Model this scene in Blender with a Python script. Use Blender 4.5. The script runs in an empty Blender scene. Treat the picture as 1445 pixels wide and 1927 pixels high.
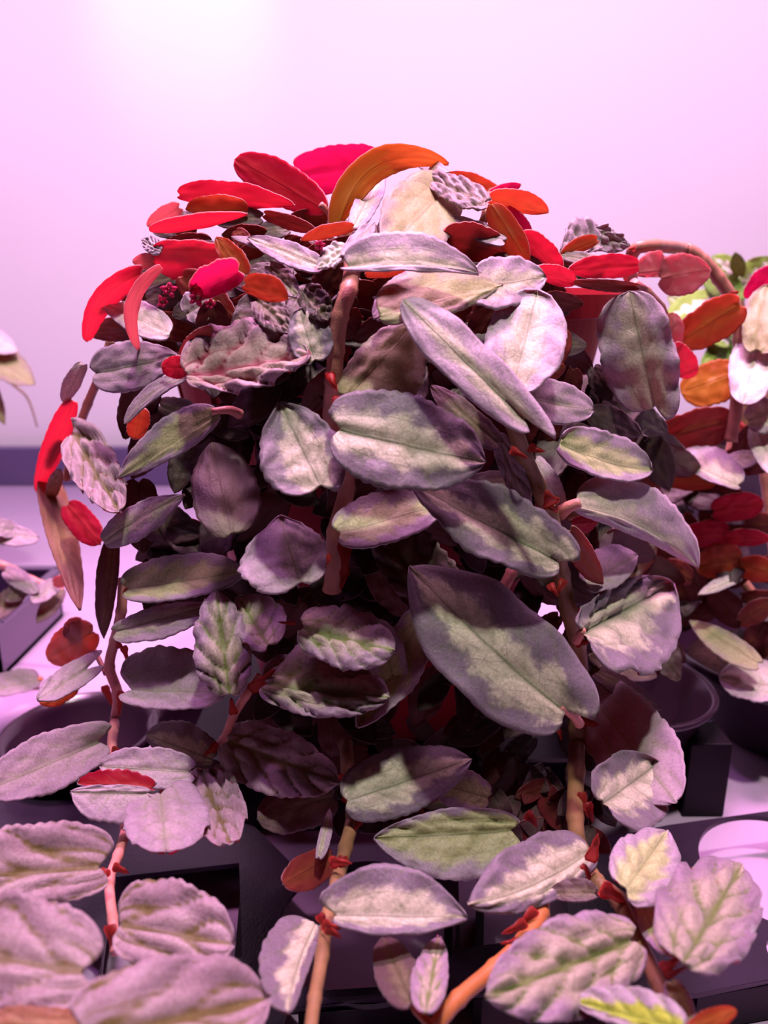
import bpy, bmesh, math, random
import numpy as np
from mathutils import Vector, noise

random.seed(7)
SC = bpy.context.scene
COL = SC.collection
W, H, F = 1445.0, 1927.0, 1450.0
PITCH = math.radians(16.1)
LAYER = 0.0036
CAM = Vector((0.0, 0.0, 0.195))
FWD = Vector((0, math.cos(PITCH), -math.sin(PITCH)))
UPV = Vector((0, math.sin(PITCH), math.cos(PITCH)))
RGT = Vector((1, 0, 0))

# ------------------------------------------------------------------ helpers
def ray(x, y):
    return (FWD + RGT * ((x - W / 2) / F) + UPV * ((H / 2 - y) / F)).normalized()

def at_y(x, y, Y):                       # the point of the sight line at horizontal distance Y
    d = ray(x, y)
    return CAM + d * (Y / d.y)

def at_z(x, y, z):                       # the point of the sight line at height z
    d = ray(x, y)
    return CAM + d * ((z - CAM.z) / d.z)

def mound(x, y):
    """horizontal distance of the plant's outer foliage surface"""
    xn = min(1.0, abs(x - 690) / 590.0)
    k = math.sqrt(1 - xn * xn)
    g = 1.0
    if y < 620:
        g = 0.15 + 0.85 * math.sqrt(max(0.0, 1 - ((620 - y) / 345.0) ** 2))
    Y = 0.305 - 0.105 * k * g
    th = math.atan((y - H / 2) / F) + PITCH
    if y > 1150:
        Y = min(Y, 0.146 / math.tan(th))
    return Y

def prop(o, label=None, cat=None, group=None, kind=None):
    if label: o['label'] = label
    if cat: o['category'] = cat
    if group: o['group'] = group
    if kind: o['kind'] = kind
    return o

def empty(name, loc):
    o = bpy.data.objects.new(name, None)
    o.location = loc
    o.empty_display_size = 0.01
    COL.objects.link(o)
    return o

def wloc(o):
    p = Vector(o.location)
    while o.parent:
        o = o.parent
        p += Vector(o.location)
    return p

def link(name, me, mats, origin, parent=None, smooth=True):
    o = bpy.data.objects.new(name, me)
    for m in (mats if isinstance(mats, (list, tuple)) else [mats]):
        me.materials.append(m)
    if smooth:
        me.polygons.foreach_set('use_smooth', [True] * len(me.polygons))
    COL.objects.link(o)
    o.location = Vector(origin)
    if parent:
        o.parent = parent
        o.location = Vector(origin) - wloc(parent)
    return o

def from_bm(name, bm, mats, origin=(0, 0, 0), parent=None, smooth=False):
    """bmesh in world coordinates -> one object with its origin at `origin`"""
    bmesh.ops.translate(bm, verts=bm.verts, vec=-Vector(origin))
    bmesh.ops.recalc_face_normals(bm, faces=bm.faces)
    me = bpy.data.meshes.new(name)
    bm.to_mesh(me); bm.free()
    return link(name, me, mats, origin, parent, smooth)

def add_box(bm, x0, x1, y0, y1, z0, z1, bevel=0.0):
    r = bmesh.ops.create_cube(bm, size=1)
    for v in r['verts']:
        v.co = Vector(((x0 + x1) / 2 + v.co.x * (x1 - x0), (y0 + y1) / 2 + v.co.y * (y1 - y0), (z0 + z1) / 2 + v.co.z * (z1 - z0)))
    if bevel:
        es = list({e for v in r['verts'] for e in v.link_edges})
        bmesh.ops.bevel(bm, geom=es, offset=bevel, segments=2, affect='EDGES', profile=0.5)

def add_lathe(bm, prof, cx, cy, n=72):
    rings = []
    for r, z in prof:
        rings.append([bm.verts.new((cx + r * math.cos(2 * math.pi * i / n), cy + r * math.sin(2 * math.pi * i / n), z)) for i in range(n)])
    for a, b in zip(rings, rings[1:]):
        for i in range(n):
            bm.faces.new((a[i], a[(i + 1) % n], b[(i + 1) % n], b[i]))
    return rings

def spline(pts, per=8):
    out = []
    n = len(pts)
    for i in range(n - 1):
        p0, p1, p2, p3 = pts[max(0, i - 1)], pts[i], pts[i + 1], pts[min(n - 1, i + 2)]
        for k in range(per):
            t = k / per
            out.append(tuple(0.5 * (2 * b + (c - a) * t + (2 * a - 5 * b + 4 * c - d) * t * t + (3 * b - a - 3 * c + d) * t ** 3)
                             for a, b, c, d in zip(p0, p1, p2, p3)))
    out.append(tuple(pts[-1]))
    return out

def tube_bm(pts, rad, n=12):
    """pts: list of Vector, rad: list of radii"""
    bm = bmesh.new()
    rings = []
    ref = Vector((0.3, 1, 0.2))
    for i, p in enumerate(pts):
        t = (pts[min(i + 1, len(pts) - 1)] - pts[max(i - 1, 0)]).normalized()
        a = t.cross(ref)
        if a.length < 1e-4: a = t.cross(Vector((1, 0, 0)))
        a.normalize(); b = t.cross(a).normalized()
        rings.append([bm.verts.new(p + (a * math.cos(2 * math.pi * k / n) + b * math.sin(2 * math.pi * k / n)) * rad[i]) for k in range(n)])
    for r0, r1 in zip(rings, rings[1:]):
        for k in range(n):
            bm.faces.new((r0[k], r0[(k + 1) % n], r1[(k + 1) % n], r1[k]))
    bm.faces.new(rings[0][::-1]); bm.faces.new(rings[-1])
    return bm

# ------------------------------------------------------------------ materials
class NT:
    def __init__(self, name):
        self.m = bpy.data.materials.new(name)
        self.m.use_nodes = True
        self.t = self.m.node_tree
        self.t.nodes.clear()
        self.out = self.t.nodes.new('ShaderNodeOutputMaterial')
    def n(self, typ, ins=None, **kw):
        nd = self.t.nodes.new(typ)
        for k, v in kw.items(): setattr(nd, k, v)
        for k, v in (ins or {}).items():
            s = nd.inputs[k]
            if isinstance(v, bpy.types.NodeSocket): self.t.links.new(v, s)
            else: s.default_value = v
        return nd
    def math(self, op, a, b=0.0, c=0.0, clamp=False):
        return self.n('ShaderNodeMath', {0: a, 1: b, 2: c}, operation=op, use_clamp=clamp).outputs[0]
    def mix(self, f, a, b, mode='MIX'):
        nd = self.n('ShaderNodeMix', {0: f}, data_type='RGBA', blend_type=mode)
        for k, v in ((6, a), (7, b)):
            if isinstance(v, bpy.types.NodeSocket): self.t.links.new(v, nd.inputs[k])
            else: nd.inputs[k].default_value = (*v[:3], 1)
        return nd.outputs[2]
    def ramp01(self, v, lo, hi):
        return self.n('ShaderNodeMapRange', {0: v, 1: lo, 2: hi, 3: 0.0, 4: 1.0}, interpolation_type='SMOOTHSTEP', clamp=True).outputs[0]
    def end(self, shader, bump=None):
        self.t.links.new(shader, self.out.inputs[0])
        return self.m

def plain(name, col, rough=0.5, spec=0.5, noise_amt=0.12, scale=60, bump=0.0, coat=0.0, trans=0.0):
    t = NT(name)
    tc = t.n('ShaderNodeTexCoord')
    nz = t.n('ShaderNodeTexNoise', {'Vector': tc.outputs['Object'], 'Scale': scale, 'Detail': 4.0})
    f = t.n('ShaderNodeMapRange', {0: nz.outputs[0], 1: 0.25, 2: 0.75, 3: 1 - noise_amt, 4: 1 + noise_amt}).outputs[0]
    c = t.mix(1.0, col, t.n('ShaderNodeCombineColor', {0: f, 1: f, 2: f}).outputs[0], 'MULTIPLY')
    ins = {'Base Color': c, 'Roughness': rough, 'Specular IOR Level': spec, 'Coat Weight': coat, 'Transmission Weight': trans}
    if bump:
        nb = t.n('ShaderNodeTexNoise', {'Vector': tc.outputs['Object'], 'Scale': scale * 12, 'Detail': 3.0})
        ins['Normal'] = t.n('ShaderNodeBump', {'Height': nb.outputs[0], 'Strength': bump, 'Distance': 0.0004}).outputs[0]
    b = t.n('ShaderNodeBsdfPrincipled', ins)
    return t.end(b.outputs[0])

def leaf_top(name, centre, margin, groove, band=0.62, soft=0.16, sheen=0.25, gloss=0.42, translu=(0.5, 0.12, 0.05), blotch=0.55, gamt=0.4, tw=0.16, vein=0.45):
    """upper side of a leaf: pale feathered centre, darker margin, veins, sparkling fine grain"""
    t = NT(name)
    tc = t.n('ShaderNodeTexCoord')
    oi = t.n('ShaderNodeObjectInfo')
    uv = t.n('ShaderNodeSeparateXYZ', {0: tc.outputs['UV']})
    u, v = uv.outputs[0], uv.outputs[1]
    a = t.math('ABSOLUTE', t.math('MULTIPLY_ADD', v, 2.0, -1.0))
    shift = t.n('ShaderNodeVectorMath', {0: tc.outputs['Object'], 1: t.n('ShaderNodeCombineXYZ', {0: oi.outputs['Random'], 1: oi.outputs['Random'], 2: 0.3}).outputs[0]}, operation='ADD').outputs[0]
    n1 = t.n('ShaderNodeTexNoise', {'Vector': shift, 'Scale': 170.0, 'Detail': 6.0, 'Roughness': 0.65}).outputs[0]
    n2 = t.n('ShaderNodeTexNoise', {'Vector': shift, 'Scale': 60.0, 'Detail': 2.0}).outputs[0]
    n3 = t.n('ShaderNodeTexNoise', {'Vector': shift, 'Scale': 1500.0, 'Detail': 4.0, 'Roughness': 0.8}).outputs[0]
    # feathered silver area along the lateral veins
    ph = t.math('FRACT', t.math('MULTIPLY_ADD', u, 4.6, t.math('MULTIPLY_ADD', a, -1.5, t.math('MULTIPLY', n1, 0.35))))
    tri = t.math('ABSOLUTE', t.math('SUBTRACT', ph, 0.5))           # 0 between veins .. 0.5 at veins
    d = t.math('MULTIPLY_ADD', t.math('SUBTRACT', n1, 0.5), 0.9, a)
    d = t.math('MULTIPLY_ADD', t.math('SUBTRACT', n2, 0.5), blotch, d)
    d = t.math('MULTIPLY_ADD', tri, 0.35, d)
    d = t.math('MULTIPLY_ADD', t.math('POWER', u, 2.5), 0.3, d)
    d = t.math('MULTIPLY_ADD', oi.outputs['Random'], 0.18, d)
    m = t.ramp01(d, band - soft, band + soft)
    c = t.mix(m, centre, margin)
    # thin veins
    lat = t.ramp01(tri, 0.475, 0.497)
    mid = t.math('SUBTRACT', 1.0, t.ramp01(a, 0.008, 0.045))
    sec = t.math('SUBTRACT', 1.0, t.ramp01(t.math('ABSOLUTE', t.math('SUBTRACT', a, t.math('MULTIPLY_ADD', u, 0.1, 0.42))), 0.004, 0.03))
    vo = t.n('ShaderNodeTexVoronoi', {'Vector': t.n('ShaderNodeVectorMath', {0: shift, 1: t.n('ShaderNodeCombineXYZ', {0: t.math('MULTIPLY', n1, 0.004), 1: t.math('MULTIPLY', n2, 0.004), 2: 0.0}).outputs[0]}, operation='ADD').outputs[0], 'Scale': 230.0}, feature='DISTANCE_TO_EDGE').outputs['Distance']
    net = t.math('SUBTRACT', 1.0, t.ramp01(vo, 0.01, 0.09))
    vm = t.math('MAXIMUM', t.math('MAXIMUM', t.math('MULTIPLY', lat, 0.5), t.math('MULTIPLY', net, 0.3)), t.math('MAXIMUM', mid, t.math('MULTIPLY', sec, 0.35)))
    c = t.mix(t.math('MULTIPLY', vm, vein), c, groove)
    # groove colour mixed into the sunken parts of quilted leaves
    h = t.n('ShaderNodeAttribute', attribute_name='h').outputs['Fac']
    c = t.mix(t.math('MULTIPLY', t.ramp01(h, -0.02, -0.5), gamt), c, groove)
    g = t.n('ShaderNodeMapRange', {0: n3, 1: 0.3, 2: 0.7, 3: 0.72, 4: 1.3}).outputs[0]
    g2 = t.math('MULTIPLY', g, t.math('MULTIPLY_ADD', oi.outputs['Random'], 0.3, 0.86))
    c = t.mix(1.0, c, t.n('ShaderNodeCombineColor', {0: g2, 1: g2, 2: g2}).outputs[0], 'MULTIPLY')
    bm_ = t.n('ShaderNodeBump', {'Height': n3, 'Strength': 0.4, 'Distance': 0.0003})
    bm2 = t.n('ShaderNodeBump', {'Height': t.math('SUBTRACT', n1, t.math('MULTIPLY', vm, 0.25)), 'Strength': 0.28, 'Distance': 0.0008, 'Normal': bm_.outputs[0]})
    b = t.n('ShaderNodeBsdfPrincipled', {'Base Color': c, 'Roughness': gloss, 'Specular IOR Level': 0.35, 'Sheen Weight': sheen, 'Sheen Roughness': 0.4, 'Normal': bm2.outputs[0]})
    tr = t.n('ShaderNodeBsdfTranslucent', {'Color': (*translu, 1)})
    mx = t.n('ShaderNodeMixShader', {0: tw, 1: b.outputs[0], 2: tr.outputs[0]})
    return t.end(mx.outputs[0])

def leaf_under(name, col, col2, translu, tw=0.55, spec=0.3):
    """lower side of a leaf: smooth pigment, a paler streak along the midrib"""
    t = NT(name)
    tc = t.n('ShaderNodeTexCoord')
    oi = t.n('ShaderNodeObjectInfo')
    uv = t.n('ShaderNodeSeparateXYZ', {0: tc.outputs['UV']})
    a = t.math('ABSOLUTE', t.math('MULTIPLY_ADD', uv.outputs[1], 2.0, -1.0))
    n1 = t.n('ShaderNodeTexNoise', {'Vector': tc.outputs['Object'], 'Scale': 120.0, 'Detail': 4.0}).outputs[0]
    m = t.ramp01(t.math('MULTIPLY_ADD', t.math('SUBTRACT', n1, 0.5), 0.9, a), 0.1, 0.75)
    c = t.mix(m, col2, col)
    ph = t.math('FRACT', t.math('MULTIPLY_ADD', uv.outputs[0], 4.6, t.math('MULTIPLY', a, -1.5)))
    lat = t.ramp01(t.math('ABSOLUTE', t.math('SUBTRACT', ph, 0.5)), 0.46, 0.5)
    mid = t.math('SUBTRACT', 1.0, t.ramp01(a, 0.01, 0.07))
    vm = t.math('MAXIMUM', t.math('MULTIPLY', lat, 0.35), t.math('MULTIPLY', mid, 0.7))
    c = t.mix(vm, c, tuple(x * 0.62 for x in col))
    g = t.math('MULTIPLY_ADD', oi.outputs['Random'], 0.35, 0.82)
    c = t.mix(1.0, c, t.n('ShaderNodeCombineColor', {0: g, 1: g, 2: g}).outputs[0], 'MULTIPLY')
    bp = t.n('ShaderNodeBump', {'Height': t.math('ADD', n1, t.math('MULTIPLY', vm, 0.6)), 'Strength': 0.3, 'Distance': 0.0006})
    b = t.n('ShaderNodeBsdfPrincipled', {'Base Color': c, 'Roughness': 0.42, 'Specular IOR Level': spec, 'Normal': bp.outputs[0]})
    tr = t.n('ShaderNodeBsdfTranslucent', {'Color': t.mix(0.5, c, translu)})
    mx = t.n('ShaderNodeMixShader', {0: tw, 1: b.outputs[0], 2: tr.outputs[0]})
    return t.end(mx.outputs[0])

TOP = {
    's': leaf_top('silver_leaf', (0.56, 0.57, 0.40), (0.42, 0.34, 0.42), (0.20, 0.24, 0.13), band=0.70, soft=0.24, vein=0.6),
    'd': leaf_top('dark_edged_leaf', (0.50, 0.52, 0.36), (0.165, 0.145, 0.175), (0.10, 0.15, 0.06), band=0.73, soft=0.15, vein=0.6),
    'g': leaf_top('green_leaf', (0.42, 0.50, 0.22), (0.33, 0.28, 0.34), (0.14, 0.20, 0.06), band=0.85, soft=0.2),
    'm': leaf_top('mauve_leaf', (0.38, 0.34, 0.34), (0.33, 0.27, 0.33), (0.18, 0.24, 0.10), band=0.7, soft=0.5, vein=0.35),
    'z': leaf_top('bronze_leaf', (0.34, 0.28, 0.28), (0.29, 0.22, 0.25), (0.12, 0.11, 0.025), band=0.7, soft=0.4, sheen=0.5, gamt=0.95, vein=0.5),
    'q': leaf_top('quilted_leaf', (0.44, 0.41, 0.31), (0.31, 0.23, 0.31), (0.12, 0.20, 0.03), band=0.8, soft=0.3, sheen=0.5, gamt=0.85, vein=0.6),
    'c': leaf_top('crimson_quilted_leaf', (0.52, 0.44, 0.34), (0.42, 0.28, 0.36), (0.30, 0.03, 0.06), band=0.85, soft=0.3, sheen=0.5, gamt=0.95, vein=0.6),
    'h': leaf_top('shade_painted_leaf', (0.07, 0.05, 0.035), (0.05, 0.025, 0.025), (0.02, 0.02, 0.01), band=0.6, soft=0.3),  # dark copy of the leaf colours, the mound's inner shade painted in
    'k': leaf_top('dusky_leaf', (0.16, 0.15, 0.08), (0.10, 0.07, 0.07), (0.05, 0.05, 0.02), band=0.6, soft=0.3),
    'o': leaf_top('olive_leaf', (0.38, 0.42, 0.18), (0.32, 0.28, 0.23), (0.28, 0.26, 0.10), band=0.95, soft=0.35, vein=0.35),
    'b': leaf_top('brown_leaf', (0.30, 0.17, 0.07), (0.24, 0.10, 0.05), (0.12, 0.05, 0.02), band=0.7, soft=0.3),
    'w': leaf_top('pale_leaf', (0.70, 0.66, 0.56), (0.55, 0.48, 0.52), (0.30, 0.34, 0.20), band=0.85, soft=0.3),
    'v': leaf_top('variegated_leaf', (0.80, 0.82, 0.70), (0.22, 0.42, 0.06), (0.20, 0.40, 0.08), band=0.6, soft=0.06, translu=(0.6, 0.8, 0.3)),
    'e': leaf_top('fresh_green_leaf', (0.20, 0.40, 0.05), (0.12, 0.30, 0.03), (0.10, 0.20, 0.03), band=0.8, soft=0.2, translu=(0.3, 0.6, 0.05)),
    'y': leaf_top('lime_striped_leaf', (0.42, 0.60, 0.06), (0.40, 0.36, 0.40), (0.14, 0.26, 0.02), band=0.72, soft=0.1, gamt=0.7),
}
TOP['x'] = leaf_top('thin_backlit_leaf', (0.50, 0.48, 0.42), (0.40, 0.34, 0.36), (0.20, 0.24, 0.13), band=0.80, soft=0.30, tw=0.6, translu=(1.0, 0.42, 0.40))
UND = {
    'r': leaf_under('red_underside', (0.50, 0.012, 0.05), (0.54, 0.04, 0.05), (0.95, 0.05, 0.16)),
    'a': leaf_under('orange_underside', (0.42, 0.065, 0.03), (0.46, 0.17, 0.04), (0.9, 0.24, 0.08)),
    'p': leaf_under('pink_underside', (0.72, 0.01, 0.17), (0.66, 0.015, 0.13), (1.0, 0.03, 0.36)),
    'j': leaf_under('shade_painted_underside', (0.09, 0.012, 0.014), (0.09, 0.02, 0.014), (0.3, 0.03, 0.03), tw=0.2),  # underside darkened in colour to stand for the shade inside the mound
    'n': leaf_under('maroon_underside', (0.20, 0.035, 0.03), (0.22, 0.06, 0.03), (0.5, 0.05, 0.05), tw=0.3),
    'u': leaf_under('amber_underside', (0.55, 0.22, 0.03), (0.60, 0.30, 0.04), (1.0, 0.5, 0.08)),
    'l': leaf_under('rosy_underside', (0.58, 0.20, 0.22), (0.60, 0.25, 0.22), (1.0, 0.35, 0.4)),
}
M_STEM = plain('stem_skin', (0.40, 0.19, 0.13), 0.4, 0.4, 0.3, 180, 0.3)
M_STEMG = plain('green_stem_skin', (0.23, 0.14, 0.06), 0.4, 0.4, 0.3, 180, 0.3)
M_STEMP = plain('pink_stem_skin', (0.55, 0.24, 0.20), 0.4, 0.4, 0.25, 180, 0.3)
M_STEMO = plain('orange_stem_skin', (0.40, 0.15, 0.045), 0.4, 0.4, 0.2, 180, 0.3)
M_BRACT = leaf_under('bract_skin', (0.42, 0.05, 0.04), (0.52, 0.16, 0.12), (1.0, 0.2, 0.15), tw=0.35)
M_PETAL = leaf_under('petal_skin', (0.72, 0.05, 0.22), (0.8, 0.25, 0.35), (1.0, 0.2, 0.45), tw=0.4)
M_ANTHER = plain('anther_skin', (0.75, 0.42, 0.30), 0.5)
M_POT = plain('red_pot_plastic', (0.30, 0.012, 0.022), 0.5, 0.15, 0.08, 30)
M_BLACK = plain('black_plastic', (0.006, 0.003, 0.006), 0.45, 0.15, 0.25, 70, 0.15)
M_BLACKR = plain('black_pot_plastic', (0.022, 0.010, 0.020), 0.22, 0.5, 0.15, 40)
M_TRAY = plain('tray_plastic', (0.020, 0.013, 0.025), 0.30, 0.3, 0.2, 90, 0.2)
M_SOIL = plain('potting_soil', (0.035, 0.022, 0.015), 0.95, 0.1, 0.6, 400, 0.8)
M_WALL = plain('wall_paint', (0.80, 0.78, 0.80), 0.55, 0.3, 0.02, 6)
M_SHELF = plain('shelf_laminate', (0.43, 0.34, 0.47), 0.3, 0.3, 0.03, 9)
M_RAIL = plain('rail_paint', (0.10, 0.07, 0.16), 0.22, 0.6, 0.08, 20)
M_TUB = plain('smoky_plastic', (0.045, 0.022, 0.065), 0.12, 0.6, 0.1, 20, coat=0.5)

# ------------------------------------------------------------------ leaves
NU, NS = 54, 18
def _topology():
    n0 = (NU + 1) * (NS + 1)
    fs, uvs = [], []
    idx = lambda i, j: i * (NS + 1) + j
    uvp = lambda i, j: (i / NU, j / NS)
    for lay in (0, 1):
        for i in range(NU):
            for j in range(NS):
                q = [(i, j), (i + 1, j), (i + 1, j + 1), (i, j + 1)]
                if lay: q.reverse()
                fs.append([idx(*p) + lay * n0 for p in q]); uvs += [uvp(*p) for p in q]
    rim = [(i, 0) for i in range(NU)] + [(NU, j) for j in range(NS)] + [(i, NS) for i in range(NU, 0, -1)] + [(0, j) for j in range(NS, 0, -1)]
    for a, b in zip(rim, rim[1:] + rim[:1]):
        fs.append([idx(*b), idx(*a), idx(*a) + n0, idx(*b) + n0]); uvs += [uvp(*b), uvp(*a), uvp(*a), uvp(*b)]
    return fs, np.array(uvs, dtype=np.float32).ravel(), NU * NS
FACES, UVS, NF = _topology()
DEFB = {'z': 0.9, 'q': 0.9, 'c': 1.0, 'y': 0.6}

def leaf_mesh(x0, y0, x1, y1, wl, wr, kind, lay=1.0, **k):
    under = kind in UND
    g = k.get
    rnd = random.Random(int(x0 * 7 + y0 * 13 + x1 * 3 + y1))
    bow = g('bow', 0.0)
    up = g('up', -0.35 if under else 0.55)
    if min(y0, y1) > 1340: up *= 0.35
    cup = g('cup', rnd.uniform(-0.10, 0.12)) * (wl + wr) * 0.5
    arch = g('arch', rnd.uniform(0.02, 0.09))
    ll, lr = g('lob', (0.07, 0.07))
    ser = g('ser', 0.05)
    wave = g('wave', 0.022)
    pk = g('pk', 0.42)
    te = g('te', 0.78)
    bump = g('bump', DEFB.get(kind, 0.07))
    f0 = g('f0', 0.30)
    tw = g('tw', 0.0)
    wl *= 1.1; wr *= 1.1
    ex_ = 0.03; x1 += (x1 - x0) * ex_; y1 += (y1 - y0) * ex_
    L = math.hypot(x1 - x0, y1 - y0)
    d = np.array([(x1 - x0) / L, (y1 - y0) / L])
    lf = np.array([d[1], -d[0]])
    us = np.linspace(0, 1, NU + 1); us = us ** 1.12
    ss = np.linspace(-1, 1, NS + 1)
    U, S = np.meshgrid(us, ss, indexing='ij')
    A = np.abs(S)
    bell = np.where(U < pk, f0 + (1 - f0) * np.sqrt(np.clip(1 - ((pk - U) / pk) ** 2, 0, 1)), np.clip(1 - ((U - pk) / (1 - pk)) ** 2, 0, 1) ** te)
    ph = rnd.uniform(0, 6)
    nt = g('nt', max(8, min(13, int(L / 20))))
    saw = np.abs(((U * nt + ph) % 1.0) - 0.35)
    wob = 0.035 * np.sin(U * 7 + ph) + 0.02 * np.sin(U * 15 + 2 * ph)
    bell = bell * (1 + (wob - ser * 1.6 * saw * (U > 0.12)))
    wd = np.where(S < 0, wl, wr) * bell
    lob = np.where(S < 0, ll, lr) * L * (A ** 1.1) * (1.25 - 0.45 * A ** 4) * (1 - U) ** 4
    th = 4 * bow * (1 - 2 * U) / L
    mx = x0 + d[0] * L * U + lf[0] * bow * 4 * U * (1 - U)
    my = y0 + d[1] * L * U + lf[1] * bow * 4 * U * (1 - U)
    cx = lf[0] - th * d[0]; cy = lf[1] - th * d[1]
    cn = np.hypot(cx, cy); cx /= cn; cy /= cn
    PX = mx - cx * S * wd - d[0] * lob
    PY = my - cy * S * wd - d[1] * lob
    # distance along the sight line
    m0, m1 = g('Y0', None), g('Y1', None)
    if m0 is None: m0 = mound(x0, y0)
    if m1 is None: m1 = mound(min(max(x1, 0), 1445), y1)
    if g('flat'): m0 = m1 = 0.5 * (m0 + m1)
    px = 0.00015 * (0.5 * (m0 + m1)) / 0.21
    yc = 0.5 * (y0 + y1)
    off = lay * LAYER + up * (PY - yc) * px + cup * px * (A ** 1.7) + arch * L * px * 4 * U * (1 - U) + g('d0', 0.0) * (1 - U) + g('d1', 0.0) * U + tw * S * (wl + wr) * 0.5 * px
    bx = (PX - W / 2) / F; by = (H / 2 - PY) / F
    D = np.stack([FWD.x + RGT.x * bx + UPV.x * by, FWD.y + RGT.y * bx + UPV.y * by, FWD.z + RGT.z * bx + UPV.z * by], -1)
    D /= np.linalg.norm(D, axis=-1, keepdims=True)
    bd = (FWD.y + UPV.y * (H / 2 - yc) / F)
    cosy = bd / math.sqrt(1 + ((H / 2 - yc) / F) ** 2)
    T = (m0 * (1 - U) + m1 * U) / max(0.3, cosy) - off
    P = np.array(CAM) + D * T[..., None]
    du = np.gradient(P, axis=0); ds = np.gradient(P, axis=1)
    N = np.cross(ds, du)
    N /= np.maximum(np.linalg.norm(N, axis=-1, keepdims=True), 1e-9)
    fl = np.sign(-(N * D).sum(-1).mean())
    # smooth the normals towards the average so folds stay gentle
    Nm = N.reshape(-1, 3).mean(0); Nm /= np.linalg.norm(Nm)
    N = N * 0.6 + Nm * 0.4; N /= np.linalg.norm(N, axis=-1, keepdims=True)
    N *= fl
    wm = (wl + wr) * 0.5 * px
    nv = g('nv', 4.6)
    q = np.abs(np.sin(math.pi * (U * nv - A * 1.5 + 0.12 * np.sin(9 * U + ph))))
    sec = 1 - np.exp(-((A - 0.46 - 0.06 * U) / 0.085) ** 2) * (1 - U) ** 0.4
    quilt = (np.minimum(q, 0.75) / 0.75) ** 0.8 * np.where(A > 0.35, 1, 0.5 + A) * (0.12 + 0.88 * sec)
    ridge = 1 - np.exp(-(S / 0.10) ** 2)
    z = np.empty_like(U)
    sc = g('nsc', 3.2)
    for i in range(NU + 1):
        for j in range(NS + 1):
            z[i, j] = noise.noise((us[i] * sc * 2.0 + ph, ss[j] * sc + ph * 2, ph))
    hgt = (quilt * ridge - 0.55 + 0.30 * z)
    env = np.clip(np.minimum(U * 6, (1 - U) * 5), 0, 1)
    disp = bump * 0.20 * wm * hgt * env + wave * wm * 1.6 * (A ** 3) * np.sin(U * (14 + 5 * (S > 0)) + ph) * env
    disp += 0.07 * wm * z * (0.6 + 0.6 * bump) - 0.05 * wm * np.exp(-(S / 0.09) ** 2) * (1 - U)
    if under: disp = -disp
    P = P + N * disp[..., None]
    # recompute for the thickness offset
    thick = g('thick', 0.00045)
    Q = P - N * thick
    base = np.array(P[0, NS // 2])
    V = np.concatenate([P.reshape(-1, 3), Q.reshape(-1, 3)]) - base
    hh = np.concatenate([hgt.ravel(), hgt.ravel()]).astype(np.float32)
    return V, hh, Vector(base), under, fl

def leaf_obj(name, parent, spec):
    x0, y0, x1, y1, wl, wr, kind, lay, k = spec
    V, hh, base, under, fl = leaf_mesh(x0, y0, x1, y1, wl, wr, kind, lay, **k)
    me = bpy.data.meshes.new(name)
    fs = FACES if fl < 0 else FACES
    me.from_pydata(V.tolist(), [], fs)
    ul = me.uv_layers.new(name='UVMap')
    ul.data.foreach_set('uv', UVS)
    at = me.attributes.new('h', 'FLOAT', 'POINT')
    at.data.foreach_set('value', hh)
    if under: mats = [UND[kind], TOP[k.get('top', 'x')]]
    else: mats = [TOP[kind], UND[k.get('und', 'r')]]
    o = link(name, me, mats, base, parent)
    mi = np.zeros(len(me.polygons), dtype=np.int32); mi[NF:2 * NF] = 1
    mi[2 * NF:] = 1 if under else 0
    me.polygons.foreach_set('material_index', mi)
    if under: o['label'] = 'leaf turned to show its ' + {'r': 'red', 'a': 'orange', 'p': 'hot pink', 'n': 'maroon', 'u': 'amber', 'l': 'rosy'}[kind] + ' underside'
    if k.get('pet'):
        ex, ey = k['pet']
        p0 = base - ray(x0, y0) * -0.001
        p1 = at_y(ex, ey, (base - CAM).y + k.get('pd', 0.004))
        mid = (p0 + p1) * 0.5 + Vector((0, -0.001, 0.001))
        pts = [Vector(p) for p in spline([tuple(p0 + (p0 - p1).normalized() * 0.002), tuple(mid), tuple(p1)], 5)]
        r = k.get('pr', 0.0011)
        pb = tube_bm(pts, [r * (0.8 + 0.4 * i / len(pts)) for i in range(len(pts))], 8)
        from_bm('petiole', pb, k.get('pm', M_STEMP), p0, o, True)
    return o

def LL(s, **extra):
    """x0 y0 x1 y1 wl wr kind layer [key=value ...] per line"""
    out = []
    for ln in s.strip().splitlines():
        ln = ln.split('#')[0].strip()
        if not ln: continue
        p = ln.split()
        k = dict(extra)
        for a in p[8:]:
            key, val = a.split('=')
            k[key] = tuple(float(q) for q in val.split(',')) if ',' in val else (val if key in ('top', 'und') else float(val))
        out.append((*(float(q) for q in p[:6]), p[6], float(p[7]), k))
    return out

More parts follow.
